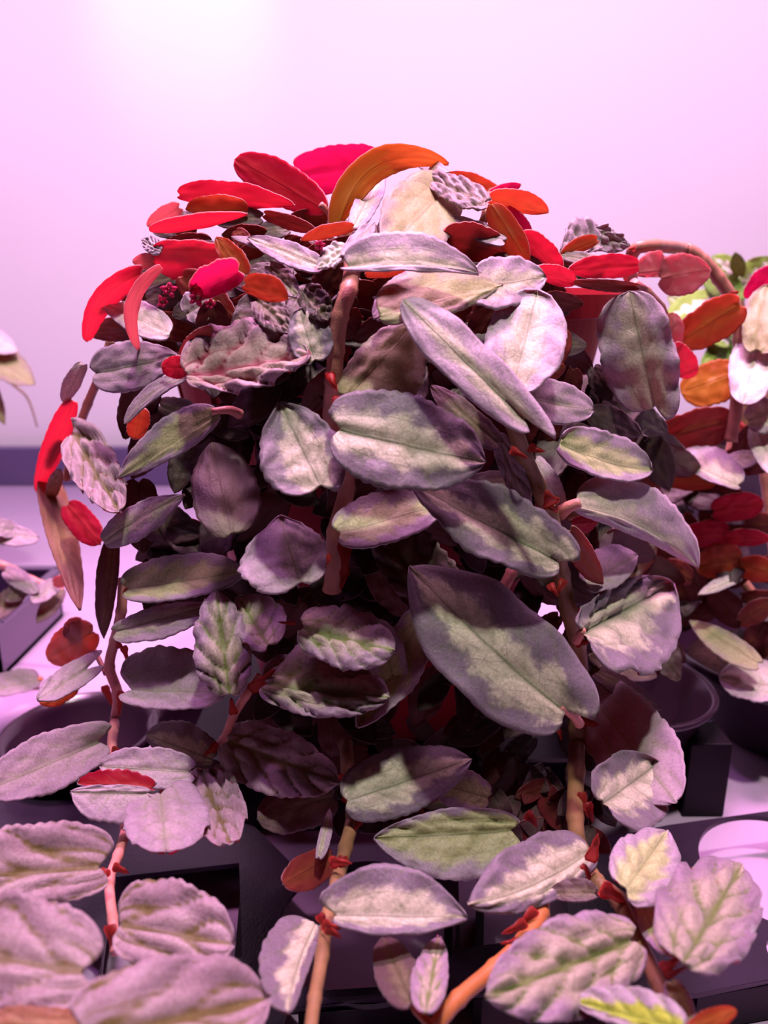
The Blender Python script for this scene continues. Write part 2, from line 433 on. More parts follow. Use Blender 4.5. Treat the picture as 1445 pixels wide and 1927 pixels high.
# x/y of leaf base and tip in the photograph, half widths left and right of the base-to-tip line
CROWN = LL('''
# the crown of the mound, undersides lit through from above
338 368 548 386 32 14 r 3 lob=0.03,0.03 ser=0.05 wave=0.05
612 396 447 302 34 40 r 3 te=0.5 pk=0.6 lob=0,0 f0=0.1 pet=632,425
566 330 722 305 44 42 p 1 te=0.5 pk=0.45 f0=0.5
640 422 838 312 30 26 u 3.2 bow=62 ser=0.04 te=0.6 f0=0.1
664 428 722 312 20 24 s 4.2 up=0.2 lob=0,0 f0=0.1
840 352 735 462 64 66 o 4 up=0.7 te=0.55 pk=0.5
912 378 806 333 26 24 z 5 bump=1.1 up=0.9 te=0.5 nsc=3.6
838 325 764 293 10 14 m 4.6 up=1
934 362 846 326 18 16 a 3.6
926 362 978 348 9 11 p 4.4 te=0.5
926 378 1028 398 28 12 a 4.4 te=0.5 ser=0.04
924 384 992 494 24 26 a 4.6 te=0.65 lob=0,0 f0=0.1 ser=0.03
948 392 1000 440 14 14 p 3
1046 506 984 440 26 26 r 3 te=0.5
1078 530 1008 510 15 20 r 5 te=0.5
280 432 460 404 14 13 r 4.5 ser=0.04 lob=0,0 f0=0.15 up=-0.8
296 468 428 472 16 54 r 3.4 te=0.4 up=-0.9
336 392 280 424 17 17 l 2 te=0.5
302 470 267 452 14 15 m 4 bump=1.2
286 492 252 492 14 14 l 3 te=0.5
264 516 166 640 24 20 r 2 bow=-26 te=0.45
318 626 188 568 26 32 w 3 te=0.9 lob=0.02,0.02
304 503 264 656 12 14 l 6 bow=-34 lob=0,0 te=0.5 wave=0.06
448 510 362 548 26 32 p 7 te=0.45 f0=0.4 cup=0.5
456 516 408 450 18 24 a 7.4 ser=0.06 te=0.6
462 536 540 562 30 16 a 7.2 te=0.7 ser=0.03
484 566 545 622 26 26 k 6 bump=0.8 ser=0.05
508 500 560 556 20 20 q 5
572 546 616 600 28 24 k 6 bump=1.5 te=0.5
592 676 564 584 34 42 d 7 te=0.5 up=0.3
354 706 576 668 78 40 c 8.5 te=0.6 lob=0.05,0.02 up=0.7 nv=4
345 668 398 618 18 14 n 7 te=0.5
352 692 306 690 20 20 r 8 te=0.4
345 520 440 600 30 30 n 3
350 590 395 560 30 30 m 4
450 600 560 660 30 30 k 5
178 702 332 670 44 44 m 6 te=0.9 ser=0.05 lob=0.05,0.05
155 688 120 756 13 18 w 4 te=0.5
352 708 238 795 10 16 m 9 bow=-14 lob=0,0 te=0.5 up=0.9
264 772 254 824 21 20 a 8 te=0.35 ser=0.1
412 776 228 896 24 44 g 9 lob=0,0 f0=0.15 pet=452,780
138 818 222 958 46 42 z 8 te=0.55 bump=1.5 lob=0.2,0.02 up=0.3 nsc=5
138 756 72 922 18 24 r 2 te=0.5 lob=0,0
112 822 90 866 12 12 w 4 te=0.5
84 896 148 1140 32 24 b 5 lob=0,0 up=0.05 pk=0.35
96 935 112 885 14 12 b 4 te=0.5
128 952 186 1022 26 26 r 3 te=0.5
# top middle
656 502 894 514 54 14 s 9 bow=14 te=0.8 up=0.45 lob=0.03,0.08 arch=0.12
690 512 776 496 6 16 a 8
716 592 940 538 66 28 o 7.5 up=0.6 te=0.9 lob=0.02,0.02
792 520 706 596 25 30 m 6 te=0.5
886 540 1022 522 46 42 s 6.6 te=0.5 up=0.6
946 452 848 412 16 16 m 3 te=0.5 up=0.9
840 450 960 480 40 40 n 2
606 502 470 448 20 22 s 6 up=0.5 ser=0.06 lob=0,0
650 480 704 420 16 18 m 7 wave=0.08
652 468 600 504 14 24 w 7.5 wave=0.08 bump=0.8
662 430 568 452 8 17 a 5
500 404 592 434 13 13 n 3 te=0.5
460 402 352 394 8 30 a 2 te=0.5 ser=0.04
540 468 438 446 9 9 m 5 up=0.9
''')
MID = LL('''
655 742 778 612 42 84 o 6 te=0.6 up=0.4
986 786 764 570 44 46 s 11 lob=0.10,0.26 te=0.5 pk=0.5 up=0.5 ser=0.015
966 722 1010 552 66 70 s 9 te=0.42 pk=0.5 lob=0.02,0.06 up=0.35 ser=0.025 pet=962,740
962 742 1112 772 40 36 m 9.6 te=0.42 ser=0.03
1000 704 1066 622 24 32 n 5 te=0.5
985 720 1062 690 18 18 n 6 te=0.5
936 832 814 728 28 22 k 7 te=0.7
1056 834 1222 884 52 30 g 8 up=0.9 te=0.5 bow=-8 lob=0.03,0.0 cup=0.35 und=a
936 818 996 972 24 20 m 8.6 bump=0.9 te=0.8 lob=0,0 up=0.1
1008 866 1062 962 20 16 m 7
960 905 846 922 24 24 k 5
1078 985 1124 982 12 18 r 8
1052 1056 782 914 56 72 d 12 te=0.95 ser=0.07 lob=0.03,0.12 pk=0.4 up=0.5 nt=11
1063 1338 779 1074 98 100 d 14 lob=0.04,0.16 te=0.82 bow=6 pk=0.42 up=0.4 ser=0.012 pet=1090,1362
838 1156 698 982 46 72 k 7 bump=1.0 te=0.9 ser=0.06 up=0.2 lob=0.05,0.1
640 1002 838 946 52 42 g 7 te=0.7 lob=0.06,0.03
1082 952 1308 1066 70 22 s 13 te=0.85 lob=0,0.02 bow=22 up=0.7 arch=0.15 cup=-0.3 pet=1052,968 pr=0.0017 pd=0.003
1100 1186 1262 1100 48 118 d 12 te=0.6 lob=0.05,0.0 cup=0.4 up=0.3 ser=0.05 bump=0.5 pet=1084,1206
1106 1096 1196 1046 42 30 m 8 te=0.6
1074 1000 1132 1096 18 28 n 10 te=0.7
640 806 906 868 88 84 d 11 lob=0.12,0.05 te=0.7 up=0.35
603 912 530 762 82 64 d 10 lob=0.02,0.14 te=0.85 up=0.3
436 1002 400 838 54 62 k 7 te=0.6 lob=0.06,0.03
194 1020 342 934 26 32 s 8 ser=0.07 lob=0,0 te=0.9 up=0.6 bow=5
566 1094 528 974 96 60 m 10 te=0.9 ser=0.06 lob=0.06,0.08 up=0.5 pk=0.35
216 1012 196 1196 14 26 k 6 up=0.0 lob=0,0 ser=0.04
242 1108 452 1076 48 32 g 8 ser=0.05 te=0.55 up=0.9
220 1188 384 1142 24 32 s 9.5 ser=0.06 up=0.8 te=0.5
432 1306 408 1118 52 46 q 12 te=0.6 up=0.1 lob=0.02,0.04 cup=-0.3
504 1212 450 1126 34 54 q 9 te=0.7 ser=0.04 bump=0.6
572 1180 738 1222 52 54 q 12 te=0.5 ser=0.06 up=0.6 bump=0.7 cup=-0.3
745 1296 712 1170 36 32 g 9 te=0.5 up=0.0
502 1286 726 1312 68 48 q 13 te=0.6 bump=1.3 up=0.5 nv=3 cup=-0.25
796 1160 676 1362 48 40 g 9.5 te=0.85 up=0.15 cup=0.3
''')
LOW = LL('''
428 1394 632 1470 52 64 z 12 te=0.6 lob=0.03,0.06 up=0.6 cup=-0.25
654 1506 880 1430 62 58 d 13 te=0.75 lob=0.04,0.05 up=0.5
916 1500 812 1470 36 36 g 8 te=0.6
962 1562 712 1576 82 44 g 10 te=0.85 ser=0.03 up=0.6 bump=0.5
1108 1604 888 1700 42 80 d 12 te=0.75 bow=14 up=0.5 ser=0.03 bump=0.4 lob=0.03,0.03 cup=-0.2
632 1722 870 1726 88 32 d 13 te=0.8 lob=0.14,0.03 up=0.5 ser=0.02
594 1738 544 1898 20 70 d 11 te=0.5 up=0.1 lob=0,0 bow=-8
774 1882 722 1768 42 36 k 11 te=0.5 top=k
802 1902 826 1766 36 28 q 12 te=0.7 bump=0.7 up=0.1 lob=0,0 f0=0.15
1190 1768 924 1872 94 80 q 14 te=0.6 lob=0.06,0.06 ser=0.03 up=0.5 bump=0.9 cup=-0.25
1288 1806 1392 1632 96 84 q 13 te=0.5 lob=0.02,0.06 up=0.4 ser=0.03 bump=0.9 cup=-0.2
1180 1668 1252 1566 58 70 g 12 te=0.75 lob=0.03,0.2 up=0.35 ser=0.02 bump=0.5
1138 1508 1238 1436 60 88 d 11.5 te=0.75 lob=0.08,0.0 up=0.35 ser=0.03 cup=0.35
1112 1308 1268 1504 76 70 m 7 te=0.6 up=0.15
1118 1228 1232 1272 22 26 o 5 te=0.6 und=n
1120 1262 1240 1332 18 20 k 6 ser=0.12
1276 1934 1086 1884 26 50 y 13 ser=0.05 up=0.7 te=0.6
1262 1848 1302 1922 18 22 g 10
1205 1690 1246 1790 20 22 g 9
1300 1938 1384 1902 22 20 a 11 te=0.5
1118 1682 1036 1682 14 28 k 10 te=0.5
# lower left
246 1298 416 1302 80 34 m 12 te=0.5 lob=0.14,0.16 f0=0.4 up=0.6
164 1258 74 1314 22 26 m 12.5 te=0.7 lob=0.3,0.45 f0=0.5 up=0.7
172 1190 92 1240 34 34 a 8 te=0.5
128 1200 150 1166 18 18 n 9 te=0.5
140 1282 74 1318 26 20 a 10 te=0.5
188 1396 -24 1486 48 52 m 12 te=0.5 lob=0.06,0.16 f0=0.4 up=0.6
356 1452 194 1442 34 40 m 12 te=0.5 up=0.7
276 1492 138 1490 56 14 m 12.8 te=0.5 up=0.5
284 1484 150 1474 6 30 r 12.3 te=0.5 ser=0.12 up=0.5 top=m
302 1492 312 1600 80 68 m 14 bump=0.35 te=0.45 lob=0.22,0.05 f0=0.5 ser=0.04 up=0.5
378 1448 432 1584 52 54 z 13 te=0.5 bump=1.4 up=0.4 nsc=6 ser=0.03
396 1428 278 1384 26 46 d 11 te=0.5 up=0.5
186 1632 -66 1650 58 88 z 13 te=0.5 lob=0.08,0.14 f0=0.45 up=0.5 nv=1.9 bump=0.6 nsc=1.6
226 1740 430 1776 96 70 z 13.4 te=0.5 lob=0.06,0.05 up=0.45 nv=2 f0=0.4 bump=0.6 nsc=1.8
152 1828 -90 1790 86 122 z 15 te=0.5 lob=0.12,0.16 f0=0.4 up=0.7 nv=1.8 bump=0.5 nsc=1.6
168 1952 494 1880 112 96 z 15 te=0.45 f0=0.5 up=0.7 nv=1.9 bump=0.5 nsc=2
160 1936 -50 1934 34 40 b 14 te=0.5
624 1500 488 1540 44 44 k 8 te=0.5
600 1608 620 1524 8 14 s 9 up=0
624 1612 536 1662 34 30 n 8 te=0.5
''')
BACKR = LL('''
1130 462 1058 472 10 56 m 1 te=0.8 ser=0.05 bump=0.7
1118 430 1184 462 14 30 m 1.5 bump=1.0 wave=0.1
1122 452 1056 478 10 16 a 2.2
1130 494 1042 478 9 13 w 2
1200 500 1072 508 20 24 r 3 te=0.7 lob=0.02,0.02 up=-0.6
1204 514 1272 508 36 10 l 2 wave=0.1 ser=0.05
1196 538 1074 530 14 8 n 3.5
1232 766 1186 554 78 60 s 6 lob=0.02,0.16 te=0.42 pk=0.5 wave=0.07 up=0.3 nt=9 ser=0.04
1245 524 1334 508 38 36 l 1 te=0.6
1390 574 1276 646 38 36 a 0 te=0.6
1262 656 1266 590 22 22 l 2 te=0.5
1266 654 1304 708 24 24 r 3 te=0.42
''')
RIGHT = LL('''
1384 702 1284 738 42 36 u 1 te=0.45 up=0.2
1432 632 1398 756 46 42 w 5 te=0.5 ser=0.04
1424 656 1442 540 34 44 o 3 te=0.6
1410 562 1462 500 22 22 p 0
1408 792 1470 768 30 30 s 4
1422 806 1462 894 22 24 w 5
1388 912 1270 860 14 44 s 4 ser=0.05 up=0.7
1362 872 1426 858 16 16 w 2 te=0.5
1372 792 1232 830 38 36 n 1 te=0.5
1340 908 1248 904 16 24 a 1 te=0.5
1344 962 1434 948 26 24 r 2 te=0.45
1368 1002 1288 1008 26 24 r 1.5 te=0.45
1368 1012 1452 1014 16 14 r 2
1392 1052 1312 1066 30 32 a 1 te=0.5
1390 1066 1462 1078 24 22 a 1 te=0.5
1392 1088 1316 1118 8 14 w 2.5
1424 1246 1302 1170 26 20 o 3
1464 1290 1356 1274 34 42 w 4 te=0.6 up=0.8
1395 1170 1455 1130 20 20 n 1
1300 1090 1240 1060 20 22 n 0.5
''')

def stem(parent, pts, rpx, mat, name='stem', lay=1.0, nodes=True, Yf=None, endtaper=1.0):
    """pts in the photograph's pixels with an optional third value: metres nearer the camera"""
    P = spline([(p[0], p[1], p[2] if len(p) > 2 else 0.0) for p in pts], 7)
    w, rad = [], []
    n = len(P)
    for i, (x, y, dd) in enumerate(P):
        Y = (Yf or mound)(min(max(x, 0), 1445), y)
        d = ray(x, y)
        cosy = d.y
        q = CAM + d * (Y / max(0.3, cosy) - lay * LAYER - dd)
        w.append(q)
        r = rpx / F * (q - CAM).dot(FWD)
        r *= 1 + 0.16 * max(0, math.cos(2 * math.pi * i / 7.0)) ** 6 if nodes else 1
        r *= 1 + (endtaper - 1) * i / n
        rad.append(r)
    return from_bm(name, tube_bm(w, rad, 14), mat, w[0], parent, True), w

def bract(parent, x, y, ang, ln, wd, Y, off, mat=None, name='bract'):
    """a small curled pointed scale at a node, in the photograph's pixels"""
    bm = bmesh.new()
    ln *= 0.85; wd *= 1.45
    rows = []
    c, s = math.cos(ang), math.sin(ang)
    rr = random.Random(int(x * 3 + y * 5))
    tw = rr.uniform(-0.6, 0.6)
    for i in range(9):
        u = i / 8
        w = wd * (1 - u ** 1.3) * (0.55 + 0.45 * min(1, u * 3)) * (1 + 0.25 * math.sin(u * 9 + rr.random())) + 0.3
        row = []
        for j in range(5):
            v = (j - 2) / 2
            bx = x + c * ln * u - s * (v * w + tw * ln * 0.4 * u * u)
            by = y + s * ln * u + c * (v * w + tw * ln * 0.4 * u * u)
            d = ray(bx, by)
            row.append(bm.verts.new(CAM + d * (Y / max(0.3, d.y) - off - 0.0008 * (1 - v * v) - 0.0026 * math.sin(u * 2.4))))
        rows.append(row)
    for a, b in zip(rows, rows[1:]):
        for j in range(4):
            bm.faces.new((a[j], a[j + 1], b[j + 1], b[j]))
    ex = bmesh.ops.solidify(bm, geom=list(bm.faces), thickness=0.00025)
    d = ray(x, y)
    o0 = CAM + d * (Y / max(0.3, d.y) - off)
    return from_bm(name, bm, mat or M_BRACT, o0, parent, True)

# ------------------------------------------------------------------ the setting
WALLY = 0.80
bm = bmesh.new(); add_box(bm, -1.6, 1.6, WALLY, WALLY + 0.02, -0.30, 1.5)
prop(from_bm('wall_back', bm, M_WALL, (0, WALLY, 0)), kind='structure')

shelf = prop(empty('shelf', (0, 0.4, 0)), 'white laminate shelf carrying the pots and trays', 'shelf')
bm = bmesh.new(); add_box(bm, -1.2, 1.2, -0.05, WALLY - 0.012, -0.018, 0.0, 0.0015)
from_bm('board', bm, M_SHELF, (0, 0.4, 0), shelf)
bm = bmesh.new(); add_box(bm, -1.2, 1.2, WALLY - 0.028, WALLY - 0.0125, 0.0, 0.040, 0.002)
rail = from_bm('back_rail', bm, M_RAIL, (0, WALLY - 0.02, 0), shelf)
rail['label'] = 'dark violet rail along the back edge'

# ------------------------------------------------------------------ the main plant
PX, PY, POTB = 0.0, 0.305, 0.0303
main = prop(empty('potted_trailing_plant', (PX, PY, POTB)),
            'large mounded trailing plant with silver and red leaves spilling over a red pot', 'potted plant', 'trailing plants in pots')
RT, RB, ZT = 0.088, 0.052, 0.1955
bm = bmesh.new()
sl = lambda z: RB + (RT - 0.004 - RB) * (z - POTB) / (ZT - POTB)
add_lathe(bm, [(0.0005, POTB), (RB - 0.003, POTB), (RB, POTB + 0.003), (sl(0.12), 0.12), (sl(ZT - 0.010), ZT - 0.010), (RT, ZT - 0.009), (RT + 0.0004, ZT - 0.002), (RT - 0.0006, ZT),
               (RT - 0.004, ZT), (RT - 0.0055, ZT - 0.004), (sl(0.12) - 0.003, 0.12), (RB - 0.003, POTB + 0.004), (0.0005, POTB + 0.004)], PX, PY, 96)
# moulded ribs on the wall
for k in range(12):
    a = 2 * math.pi * (k + 0.35) / 12
    for (z0, z1) in ((0.06, 0.165),):
        vs = []
        for z in (z0, z1):
            for da in (-0.07, 0.07):
                for dr in (-0.001, 0.0013):
                    r = sl(z) + dr
                    vs.append(bm.verts.new((PX + r * math.cos(a + da), PY + r * math.sin(a + da), z)))
        for f in ((0, 1, 3, 2), (4, 6, 7, 5), (1, 5, 7, 3), (0, 2, 6, 4), (0, 4, 5, 1), (2, 3, 7, 6)):
            bm.faces.new([vs[q] for q in f])
pot = from_bm('pot', bm, M_POT, (PX, PY, POTB), main, False)
pot['label'] = 'red plastic flower pot with a raised rim'
bm = bmesh.new()
add_lathe(bm, [(0.0005, ZT - 0.010), (0.03, ZT - 0.0095), (0.06, ZT - 0.011), (sl(ZT - 0.014) - 0.0045, ZT - 0.014), (sl(ZT - 0.02) - 0.0045, ZT - 0.022), (0.0005, ZT - 0.022)], PX, PY, 48)
from_bm('soil', bm, M_SOIL, (PX, PY, ZT - 0.02), main, True)

ALL = CROWN + MID + LOW + BACKR
ALL.sort(key=lambda s: -math.hypot(s[2] - s[0], s[3] - s[1]) * (s[4] + s[5]))
for i, sp in enumerate(ALL):
    leaf_obj('leaf' if i < 100 else 'young_leaf', main, sp)

STEMS = [
    ([(664, 500, -0.01), (656, 545), (640, 595), (632, 660), (628, 720), (624, 780, -0.004), (640, 850, -0.004), (652, 920, -0.006), (632, 1000, -0.004), (624, 1110, -0.006)], 16, M_STEM, 6.5),
    ([(940, 740, -0.01), (962, 790), (985, 855), (1012, 915), (1034, 965), (1046, 1020), (1056, 1080), (1070, 1150), (1086, 1215), (1092, 1290, -0.004), (1086, 1370), (1084, 1450), (1082, 1540), (1092, 1600), (1122, 1660), (1162, 1692), (1200, 1768), (1236, 1845), (1276, 1935)], 15.5, M_STEMG, 10),
    ([(650, 1400, -0.02), (655, 1450, -0.006), (664, 1530), (650, 1595), (634, 1660), (618, 1722), (606, 1800), (592, 1880), (584, 1940)], 13, M_STEMG, 10.5),
    ([(1000, 1600, -0.01), (1012, 1660), (1018, 1720), (985, 1770), (930, 1822), (862, 1880), (812, 1940)], 15, M_STEMO, 10),
    ([(232, 1090, -0.008), (228, 1150), (216, 1205), (206, 1255), (222, 1310), (214, 1370), (212, 1430), (232, 1500), (236, 1560), (222, 1610), (206, 1660), (212, 1730), (218, 1790)], 9.5, M_STEMP, 10),
    ([(490, 1270, -0.006), (462, 1310), (438, 1350), (420, 1392), (392, 1420), (366, 1450), (340, 1482), (300, 1492)], 8, M_STEMP, 11),
    ([(1186, 520, -0.03), (1192, 472, -0.01), (1230, 463), (1292, 470), (1322, 490), (1352, 524), (1380, 572), (1392, 640), (1388, 740), (1374, 830)], 12, M_STEM, 3),
    ([(1190, 535, -0.004), (1215, 552), (1240, 580), (1262, 630), (1262, 660)], 11, M_STEMP, 3),
    ([(976, 1050, -0.003), (962, 1078), (948, 1106)], 11, M_STEMP, 8),
    ([(768, 1868), (784, 1900), (815, 1935)], 8, M_STEMO, 11),
    ([(170, 1210, 0.0), (200, 1268)], 5, M_STEMP, 10.6),
    ([(925, 362), (915, 400), (900, 440, -0.01), (880, 500, -0.03)], 8, M_STEM, 3.6),
    ([(628, 400), (660, 455, -0.01), (668, 520, -0.012)], 9, M_STEM, 2.5),
    ([(208, 640, -0.004), (190, 700), (165, 760), (140, 830), (126, 900)], 8, M_STEM, 2),
]
SM = []
for pts, r, m, lay in STEMS:
    SM.append(stem(main, pts, r, m, lay=lay)[0])

BR = [  # stem index, x, y, angle in degrees, length, half width, layer
    (0, 620, 700, 80, 46, 8, 8), (0, 634, 745, 100, 40, 7, 8), (0, 612, 1040, 95, 60, 10, 7.5), (0, 648, 1020, 85, 80, 12, 7.5), (0, 650, 1070, 100, 50, 8, 7.5),
    (1, 960, 846, 20, 44, 7, 11.5), (1, 995, 840, 30, 38, 8, 11.5), (1, 1050, 960, -160, 26, 6, 12), (1, 1040, 952, -120, 40, 14, 11.8), (1, 1034, 1098, 60, 34, 7, 11.5), (1, 1062, 1090, 120, 44, 7, 11.5), (1, 1082, 1210, -5, 32, 8, 12),
    (1, 1090, 1356, 20, 46, 9, 12), (1, 1052, 1372, 80, 26, 4, 11), (1, 1094, 1490, 85, 60, 8, 11.5), (1, 1104, 1510, 70, 50, 8, 11.5), (1, 1110, 1622, -70, 66, 11, 12), (1, 1090, 1630, 50, 70, 10, 11.5), (1, 1130, 1670, 25, 70, 14, 12),
    (1, 1190, 1790, 45, 34, 8, 12), (1, 1244, 1826, -30, 52, 12, 12.5), (1, 1250, 1838, -20, 60, 7, 12.5),
    (2, 648, 1498, 60, 36, 7, 12), (2, 680, 1540, 120, 40, 6, 12), (2, 646, 1610, 100, 56, 9, 12), (2, 620, 1624, -10, 50, 10, 12), (2, 606, 1740, 10, 44, 10, 12), (2, 612, 1745, 30, 44, 9, 12), (2, 600, 1720, 60, 44, 8, 12),
    (3, 1008, 1710, 130, 60, 10, 11.5), (3, 990, 1735, 150, 62, 10, 11.5), (3, 978, 1770, 170, 44, 6, 11.5),
    (4, 226, 1220, -110, 30, 5, 11), (4, 232, 1215, 75, 40, 6, 11.4), (4, 228, 1300, 100, 56, 6, 11.4), (4, 196, 1290, 70, 60, 7, 11.4), (4, 210, 1410, 10, 40, 6, 11.4), (4, 200, 1420, 80, 34, 6, 11.4),
    (4, 212, 1630, 20, 40, 8, 12), (4, 200, 1634, 110, 50, 9, 12), (4, 206, 1740, 75, 60, 11, 12), (4, 172, 1850, 100, 34, 6, 12), (4, 150, 1830, 110, 34, 6, 12),
    (5, 440, 1345, -100, 40, 7, 12), (5, 470, 1300, -40, 60, 10, 12.4), (5, 410, 1400, 140, 44, 7, 12), (5, 385, 1430, -30, 40, 8, 12.4),
    (1, 556, 1172, 175, 40, 4, 12), (5, 490, 1290, -60, 50, 9, 12), (0, 640, 1470, -40, 40, 8, 11), (0, 235, 1120, -60, 50, 6, 10),
    (1, 990, 1530, 40, 40, 9, 8), (6, 1290, 470, -60, 14, 4, 3.5), (6, 1376, 556, -40, 20, 6, 3.5), (6, 1196, 470, 200, 16, 5, 3.5),
]
for si, x, y, a, ln, wd, lay in BR:
    bract(SM[si], x, y, math.radians(a), ln, wd, mound(min(max(x, 0), 1445), y), lay * LAYER)

# pink flower clusters on the left shoulder
def flower(x, y, r, lay, n=5, seed=1):
    Y = mound(x, y)
    f = empty('flower', at_y(x, y, Y))
    f.parent = main; f.location = Vector(f.location) - Vector(main.location)
    f['label'] = 'tiny pink flower cluster'
    rr = random.Random(seed)
    for i in range(n):
        a = 2 * math.pi * i / n + rr.uniform(-0.3, 0.3)
        bract(f, x, y, a, r * rr.uniform(0.8, 1.15), r * 0.36, Y, lay * LAYER, M_PETAL, 'petal')
    bm = bmesh.new()
    for i in range(9):
        dx, dy = rr.uniform(-0.35, 0.35) * r, rr.uniform(-0.35, 0.35) * r
        d = ray(x + dx, y + dy)
        bmesh.ops.create_icosphere(bm, subdivisions=1, radius=0.00045, matrix=__import__('mathutils').Matrix.Translation(CAM + d * (Y / d.y - lay * LAYER - 0.002)))
    from_bm('stamen', bm, M_ANTHER, wloc(f), f, True)
for i, (x, y, r, lay) in enumerate(((318, 545, 20, 8), (306, 568, 16, 8.2), (372, 560, 20, 8.4), (366, 540, 16, 8.2), (396, 572, 15, 8.6), (600, 462, 14, 8))):
    flower(x, y, r, lay, 5, i + 3)

# dense foliage with shade put into its colour, between the countable leaves, close to the pot
def leaf_cloud(name, parent, specs, mats_key, ukey):
    Vs, Fs, uv, hs, mi = [], [], [], [], []
    off = 0
    org = wloc(parent)
    for sp in specs:
        x0, y0, x1, y1, wl, wr, kind, lay, k = sp
        V, hh, base, under, fl = leaf_mesh(x0, y0, x1, y1, wl, wr, kind, lay, **k)
        Vs.append(V + np.array(base - org)); hs.append(hh)
        Fs += [[q + off for q in f] for f in FACES]; uv.append(UVS)
        m = np.zeros(len(FACES), dtype=np.int32); m[NF:2 * NF] = 1
        if under: m = 1 - m
        mi.append(m); off += len(V)
    me = bpy.data.meshes.new(name)
    me.from_pydata(np.concatenate(Vs).tolist(), [], Fs)
    me.uv_layers.new(name='UVMap').data.foreach_set('uv', np.concatenate(uv))
    me.attributes.new('h', 'FLOAT', 'POINT').data.foreach_set('value', np.concatenate(hs))
    o = link(name, me, [TOP[mats_key], UND[ukey]], org, parent)
    me.polygons.foreach_set('material_index', np.concatenate(mi))
    o['kind'] = 'stuff'
    return o
NU_KEEP = (NU, NS)
rr = random.Random(21)
fill = []
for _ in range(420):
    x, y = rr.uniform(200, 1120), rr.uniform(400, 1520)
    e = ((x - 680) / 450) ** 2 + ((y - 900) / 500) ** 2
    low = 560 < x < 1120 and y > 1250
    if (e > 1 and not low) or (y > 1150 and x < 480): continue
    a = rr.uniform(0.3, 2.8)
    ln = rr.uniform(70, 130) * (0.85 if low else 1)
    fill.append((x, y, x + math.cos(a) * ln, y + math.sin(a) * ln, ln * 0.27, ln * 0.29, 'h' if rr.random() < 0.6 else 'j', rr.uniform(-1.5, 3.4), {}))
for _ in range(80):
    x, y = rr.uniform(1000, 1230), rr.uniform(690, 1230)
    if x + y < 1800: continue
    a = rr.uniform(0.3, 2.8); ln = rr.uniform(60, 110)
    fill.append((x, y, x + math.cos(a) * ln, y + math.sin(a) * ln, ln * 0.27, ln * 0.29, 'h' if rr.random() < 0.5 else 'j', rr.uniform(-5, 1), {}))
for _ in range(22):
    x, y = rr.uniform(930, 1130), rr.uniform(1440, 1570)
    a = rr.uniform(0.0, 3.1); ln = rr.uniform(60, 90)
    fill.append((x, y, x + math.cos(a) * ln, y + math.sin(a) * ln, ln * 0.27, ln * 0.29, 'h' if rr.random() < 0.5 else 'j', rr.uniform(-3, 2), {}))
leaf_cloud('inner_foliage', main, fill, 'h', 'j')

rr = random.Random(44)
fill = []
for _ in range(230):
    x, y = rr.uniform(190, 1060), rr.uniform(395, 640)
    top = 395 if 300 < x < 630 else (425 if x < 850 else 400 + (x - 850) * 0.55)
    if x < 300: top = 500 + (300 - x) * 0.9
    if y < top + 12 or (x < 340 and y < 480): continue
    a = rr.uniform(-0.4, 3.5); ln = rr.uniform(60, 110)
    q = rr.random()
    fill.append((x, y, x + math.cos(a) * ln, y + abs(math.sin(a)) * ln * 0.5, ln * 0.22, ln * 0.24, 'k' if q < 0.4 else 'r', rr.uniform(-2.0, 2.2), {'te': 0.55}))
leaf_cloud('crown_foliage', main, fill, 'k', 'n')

# ------------------------------------------------------------------ the plant on the right in a black pot
RC = at_y(1497, 1215, 0.315)
rp = prop(empty('potted_trailing_plant', (RC.x, RC.y, 0.0)), 'red-leaved trailing plant at the right edge, rooted in a wide black pot', 'potted plant', 'trailing plants in pots')
RR = 0.055
bm = bmesh.new()
zt = RC.z
add_lathe(bm, [(0.0005, 0.0003), (0.030, 0.0003), (0.032, 0.002), (RR - 0.004, zt - 0.006), (RR, zt - 0.005), (RR + 0.0005, zt), (RR - 0.001, zt + 0.0008), (RR - 0.003, zt), (RR - 0.006, zt - 0.006), (0.030, 0.004), (0.0005, 0.004)], RC.x, RC.y, 80)
from_bm('pot', bm, M_BLACKR, (RC.x, RC.y, 0), rp, True)['label'] = 'wide black plastic flower pot'
bm = bmesh.new()
add_lathe(bm, [(0.0005, zt - 0.010), (0.03, zt - 0.011), (RR - 0.009, zt - 0.013), (0.03, zt - 0.016), (0.0005, zt - 0.016)], RC.x, RC.y, 40)
from_bm('soil', bm, M_SOIL, (RC.x, RC.y, zt - 0.012), rp, True)
def right_y(x, y): return 0.335 - 0.02 * max(0, min(1, (y - 600) / 600))
for sp in RIGHT:
    k = dict(sp[8]); k['Y0'] = right_y(sp[0], sp[1]); k['Y1'] = right_y(sp[2], sp[3])
    leaf_obj('leaf', rp, (*sp[:8], k))
S = [stem(rp, [(1402, 640), (1396, 700), (1388, 770), (1376, 850), (1372, 910), (1352, 970), (1364, 1040), (1388, 1080), (1430, 1140), (1480, 1230, -0.01)], 10, M_STEM, lay=1.6, Yf=right_y)[0],
     stem(rp, [(1440, 580), (1432, 660), (1436, 740), (1430, 820), (1440, 900), (1450, 1000), (1470, 1120), (1500, 1230, -0.01)], 9, M_STEM, lay=2, Yf=right_y)[0],
     stem(rp, [(1385, 905), (1300, 900), (1240, 830), (1226, 780)], 9, M_STEM, lay=0.8, Yf=right_y)[0]]
for x, y, a in ((1356, 980, 30), (1372, 1010, -20), (1382, 790, 200), (1390, 800, 20), (1392, 1060, 10), (1360, 960, 120)):
    bract(S[0], x, y, math.radians(a), 26, 7, right_y(x, y), 2.4 * LAYER)
rr = random.Random(5)
fill = []
